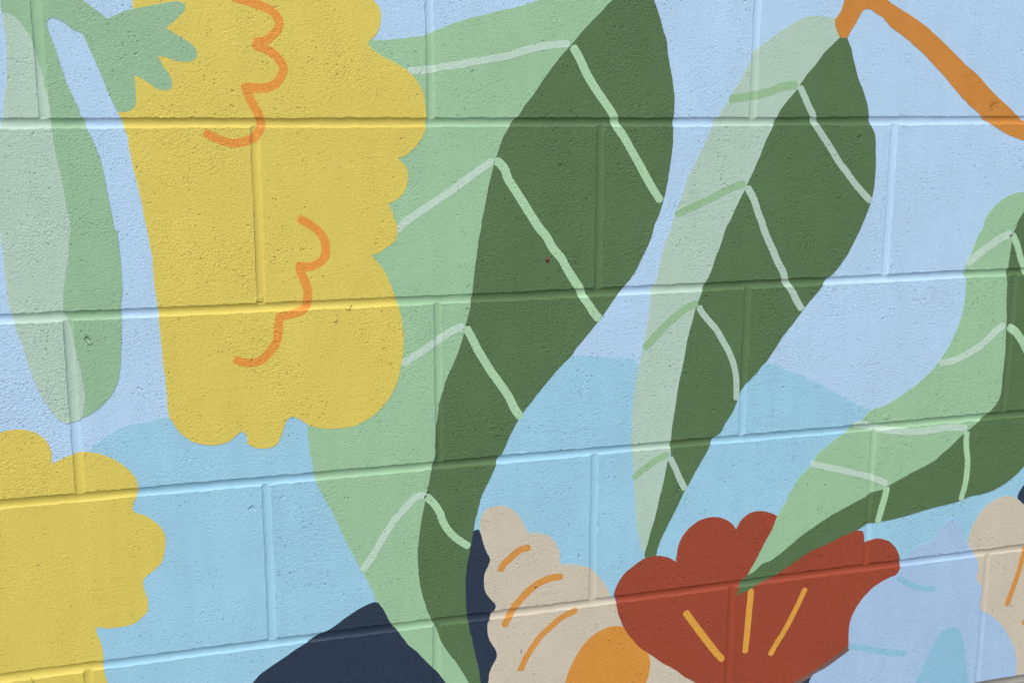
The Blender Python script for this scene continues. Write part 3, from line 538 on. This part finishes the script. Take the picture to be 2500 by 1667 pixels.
coat('aqua', 'painted_hill', 'aqua', 1, label='pale turquoise rounded hill painted across the lower background')
coat('navy', 'painted_hill', 'navy', 2, label='dark navy mound painted behind the large leaf tip and the cream flower')
coat('navy3', 'painted_hill', 'navy', 2, label='sliver of navy paint between the red flower and the powder blue flower')
coat('navy2', 'painted_hill', 'navy', 2, label='small navy patch painted above the cream flower at the right edge')
def leaf(prefix, label, lm, dm, vm_l, vm_d, lv):
    a = coat(prefix+'.light', 'painted_leaf', lm, lv, label=label)
    coat(prefix+'.dark', 'leaf_half', dm, lv+1, a, 'dark green half')  # the darker green of the two-tone leaf
    for i in range(1, 5):
        coat(f'{prefix}.v{i}', 'leaf_vein', vm_l, lv+2, a); coat(f'{prefix}.d{i}', 'leaf_vein', vm_d, lv+2, a)
leaf('big', 'largest painted leaf, light and dark green, beside the tall yellow flower', 'lgreen', 'dgreen', 'vp', 'vl', 3)
leaf('mid', 'narrow painted leaf hanging from the orange branch, pale and dark green', 'pgreen', 'dgreen', 'vg', 'vpd', 3)
f = coat('red', 'painted_flower', 'red', 5, label='brick red scalloped flower with three ochre lines')
coat('red.edge', 'petal_edge', 'edge', 5.5, f, 'brown brushed lower edge')
for q in ('t1', 't2', 't3'): coat('red.'+q, 'petal_line', 'ochre', 6, f)
f = coat('cream', 'painted_flower', 'cream', 3, label='cream scalloped flower with three amber lines and an orange centre')
coat('cream.center', 'flower_centre', 'orange', 4, f, 'orange round centre')
for q in ('s1', 's2', 's3'): coat('cream.'+q, 'petal_line', 'cstroke', 4, f)
f = coat('cream2', 'painted_flower', 'cream', 5, label='cream flower cut by the right edge beside the powder blue flower')
for q in ('s1', 's2'): coat('cream2.'+q, 'petal_line', 'cstroke', 6, f)
f = coat('blue', 'painted_flower', 'blue', 6, label='powder blue flower with turquoise lines beside the red flower')
coat('blue.center', 'flower_centre', 'bs', 7, f, 'turquoise pointed centre')
for q in ('b1', 'b2'): coat('blue.'+q, 'petal_line', 'bs', 7, f)
leaf('right', 'curled painted leaf whose tip crosses the red flower', 'lgreen', 'dgreen', 'vp', 'vl', 6)
f = coat('yellow', 'painted_flower', 'yellow', 6, label='tall mustard yellow trumpet flower with orange squiggles')
for q in ('l1', 'l2'): coat('yellow.'+q, 'petal_line', 'squig', 7, f)
coat('yellow2', 'painted_flower', 'yellow', 3, label='plain mustard yellow flower cut by the lower left edge')
f = coat('stem_leaf', 'painted_leaf', 'sgreen', 7, label='green stem and sepals on the yellow flower with a hanging leaf')
coat('stem_leaf.pale', 'leaf_half', 'pgreen', 8, f, 'pale green half')
coat('branch', 'painted_branch', 'branch', 5, label='burnt orange forked branch painted in the upper right corner')

# ------------------------------------------------------------------ ladybird
def ladybird(x, z, tilt):
    h, _ = relief(x, z); y = -(h + LIFT*4)
    mred, mblk, mwht = plain('ladybird_red', (0.17, 0.022, 0.016), 0.25, 0.6), plain('ladybird_black', (0.012, 0.012, 0.014), 0.3, 0.5), plain('ladybird_white', (0.75, 0.74, 0.7), 0.4, 0.5)
    root = bpy.data.objects.new('ladybird', None); COL.objects.link(root)
    root.location = (x, y, ZA+z); root.rotation_euler = (0, tilt, 0)      # local: z along the body, -y away from the wall
    root['label'] = 'tiny red ladybird walking up the dark half of the largest leaf'; root['category'] = 'ladybird'
    mm = 0.001
    def ell(c, r, seg=16, ring=10):
        bm = bmesh.new(); bmesh.ops.create_uvsphere(bm, u_segments=seg, v_segments=ring, radius=1)
        for v in bm.verts: v.co = Vector((v.co.x*r[0]+c[0], v.co.y*r[1]+c[1], v.co.z*r[2]+c[2]))*mm
        return bm
    def fin(bm, name, mat, par=root):
        me = bpy.data.meshes.new(name); bm.to_mesh(me); bm.free(); me.polygons.foreach_set('use_smooth', [True]*len(me.polygons))
        return obj(name, me, par, mat)
    bm = ell((0,-0.75,-0.1), (1.95,0.65,2.3))                              # belly, thorax and head in one skin
    for c, r in (((0,-1.0,2.25), (1.35,0.85,0.85)), ((0,-0.85,3.05), (0.75,0.6,0.55))):
        b2 = ell(c, r); me = bpy.data.meshes.new('tmp'); b2.to_mesh(me); b2.free(); bm.from_mesh(me); bpy.data.meshes.remove(me)
    fin(bm, 'body', mblk)
    for s in (-1, 1):
        bm = bmesh.new(); bmesh.ops.create_uvsphere(bm, u_segments=24, v_segments=14, radius=1)
        bmesh.ops.delete(bm, geom=[v for v in bm.verts if v.co.x*s < -0.01 or v.co.y > 0.3], context='VERTS')
        for v in bm.verts: v.co = Vector((v.co.x*2.15 + s*0.03, v.co.y*1.75-0.55, v.co.z*2.55-0.25))*mm
        wc = fin(bm, 'wing_case', mred)
        for (u, w_) in ((0.95, 0.75), (1.25, -0.75), (0.55, -1.55)):
            nx, nz = u/2.15, w_/2.55; yy = -1.75*math.sqrt(max(0, 1-nx*nx-nz*nz))-0.55
            fin(ell((s*u, yy+0.02, w_-0.25), (0.36,0.12,0.36), 10, 6), 'spot', mblk, wc)
        fin(ell((s*0.85,-1.55,2.45), (0.33,0.26,0.4), 10, 6), 'cheek_patch', mwht)
        for q, (zz, ang) in enumerate(((1.6, 0.7), (0.2, 0.0), (-1.2, -0.7))):
            bm = bmesh.new(); pts = [(1.5,-0.55,zz), (2.35,-0.6,zz+0.5*ang), (2.95,-0.05,zz+0.9*ang)]
            for (p0, p1) in zip(pts[:-1], pts[1:]):
                p0 = Vector((s*p0[0], p0[1], p0[2]))*mm; p1 = Vector((s*p1[0], p1[1], p1[2]))*mm; d = p1-p0
                r_ = bmesh.ops.create_cone(bm, cap_ends=True, segments=6, radius1=0.13*mm, radius2=0.09*mm, depth=d.length)
                mt = Matrix.Translation((p0+p1)/2) @ d.to_track_quat('Z','Y').to_matrix().to_4x4()
                for v in r_['verts']: v.co = mt @ v.co
            fin(bm, 'leg', mblk)
        bm = bmesh.new(); p0, p1 = Vector((s*0.35,-0.9,3.4))*mm, Vector((s*0.75,-1.0,4.0))*mm; d = p1-p0
        r_ = bmesh.ops.create_cone(bm, cap_ends=True, segments=6, radius1=0.07*mm, radius2=0.09*mm, depth=d.length)
        mt = Matrix.Translation((p0+p1)/2) @ d.to_track_quat('Z','Y').to_matrix().to_4x4()
        for v in r_['verts']: v.co = mt @ v.co
        fin(bm, 'antenna', mblk)
ladybird(0.43644, -0.15937, math.radians(4))
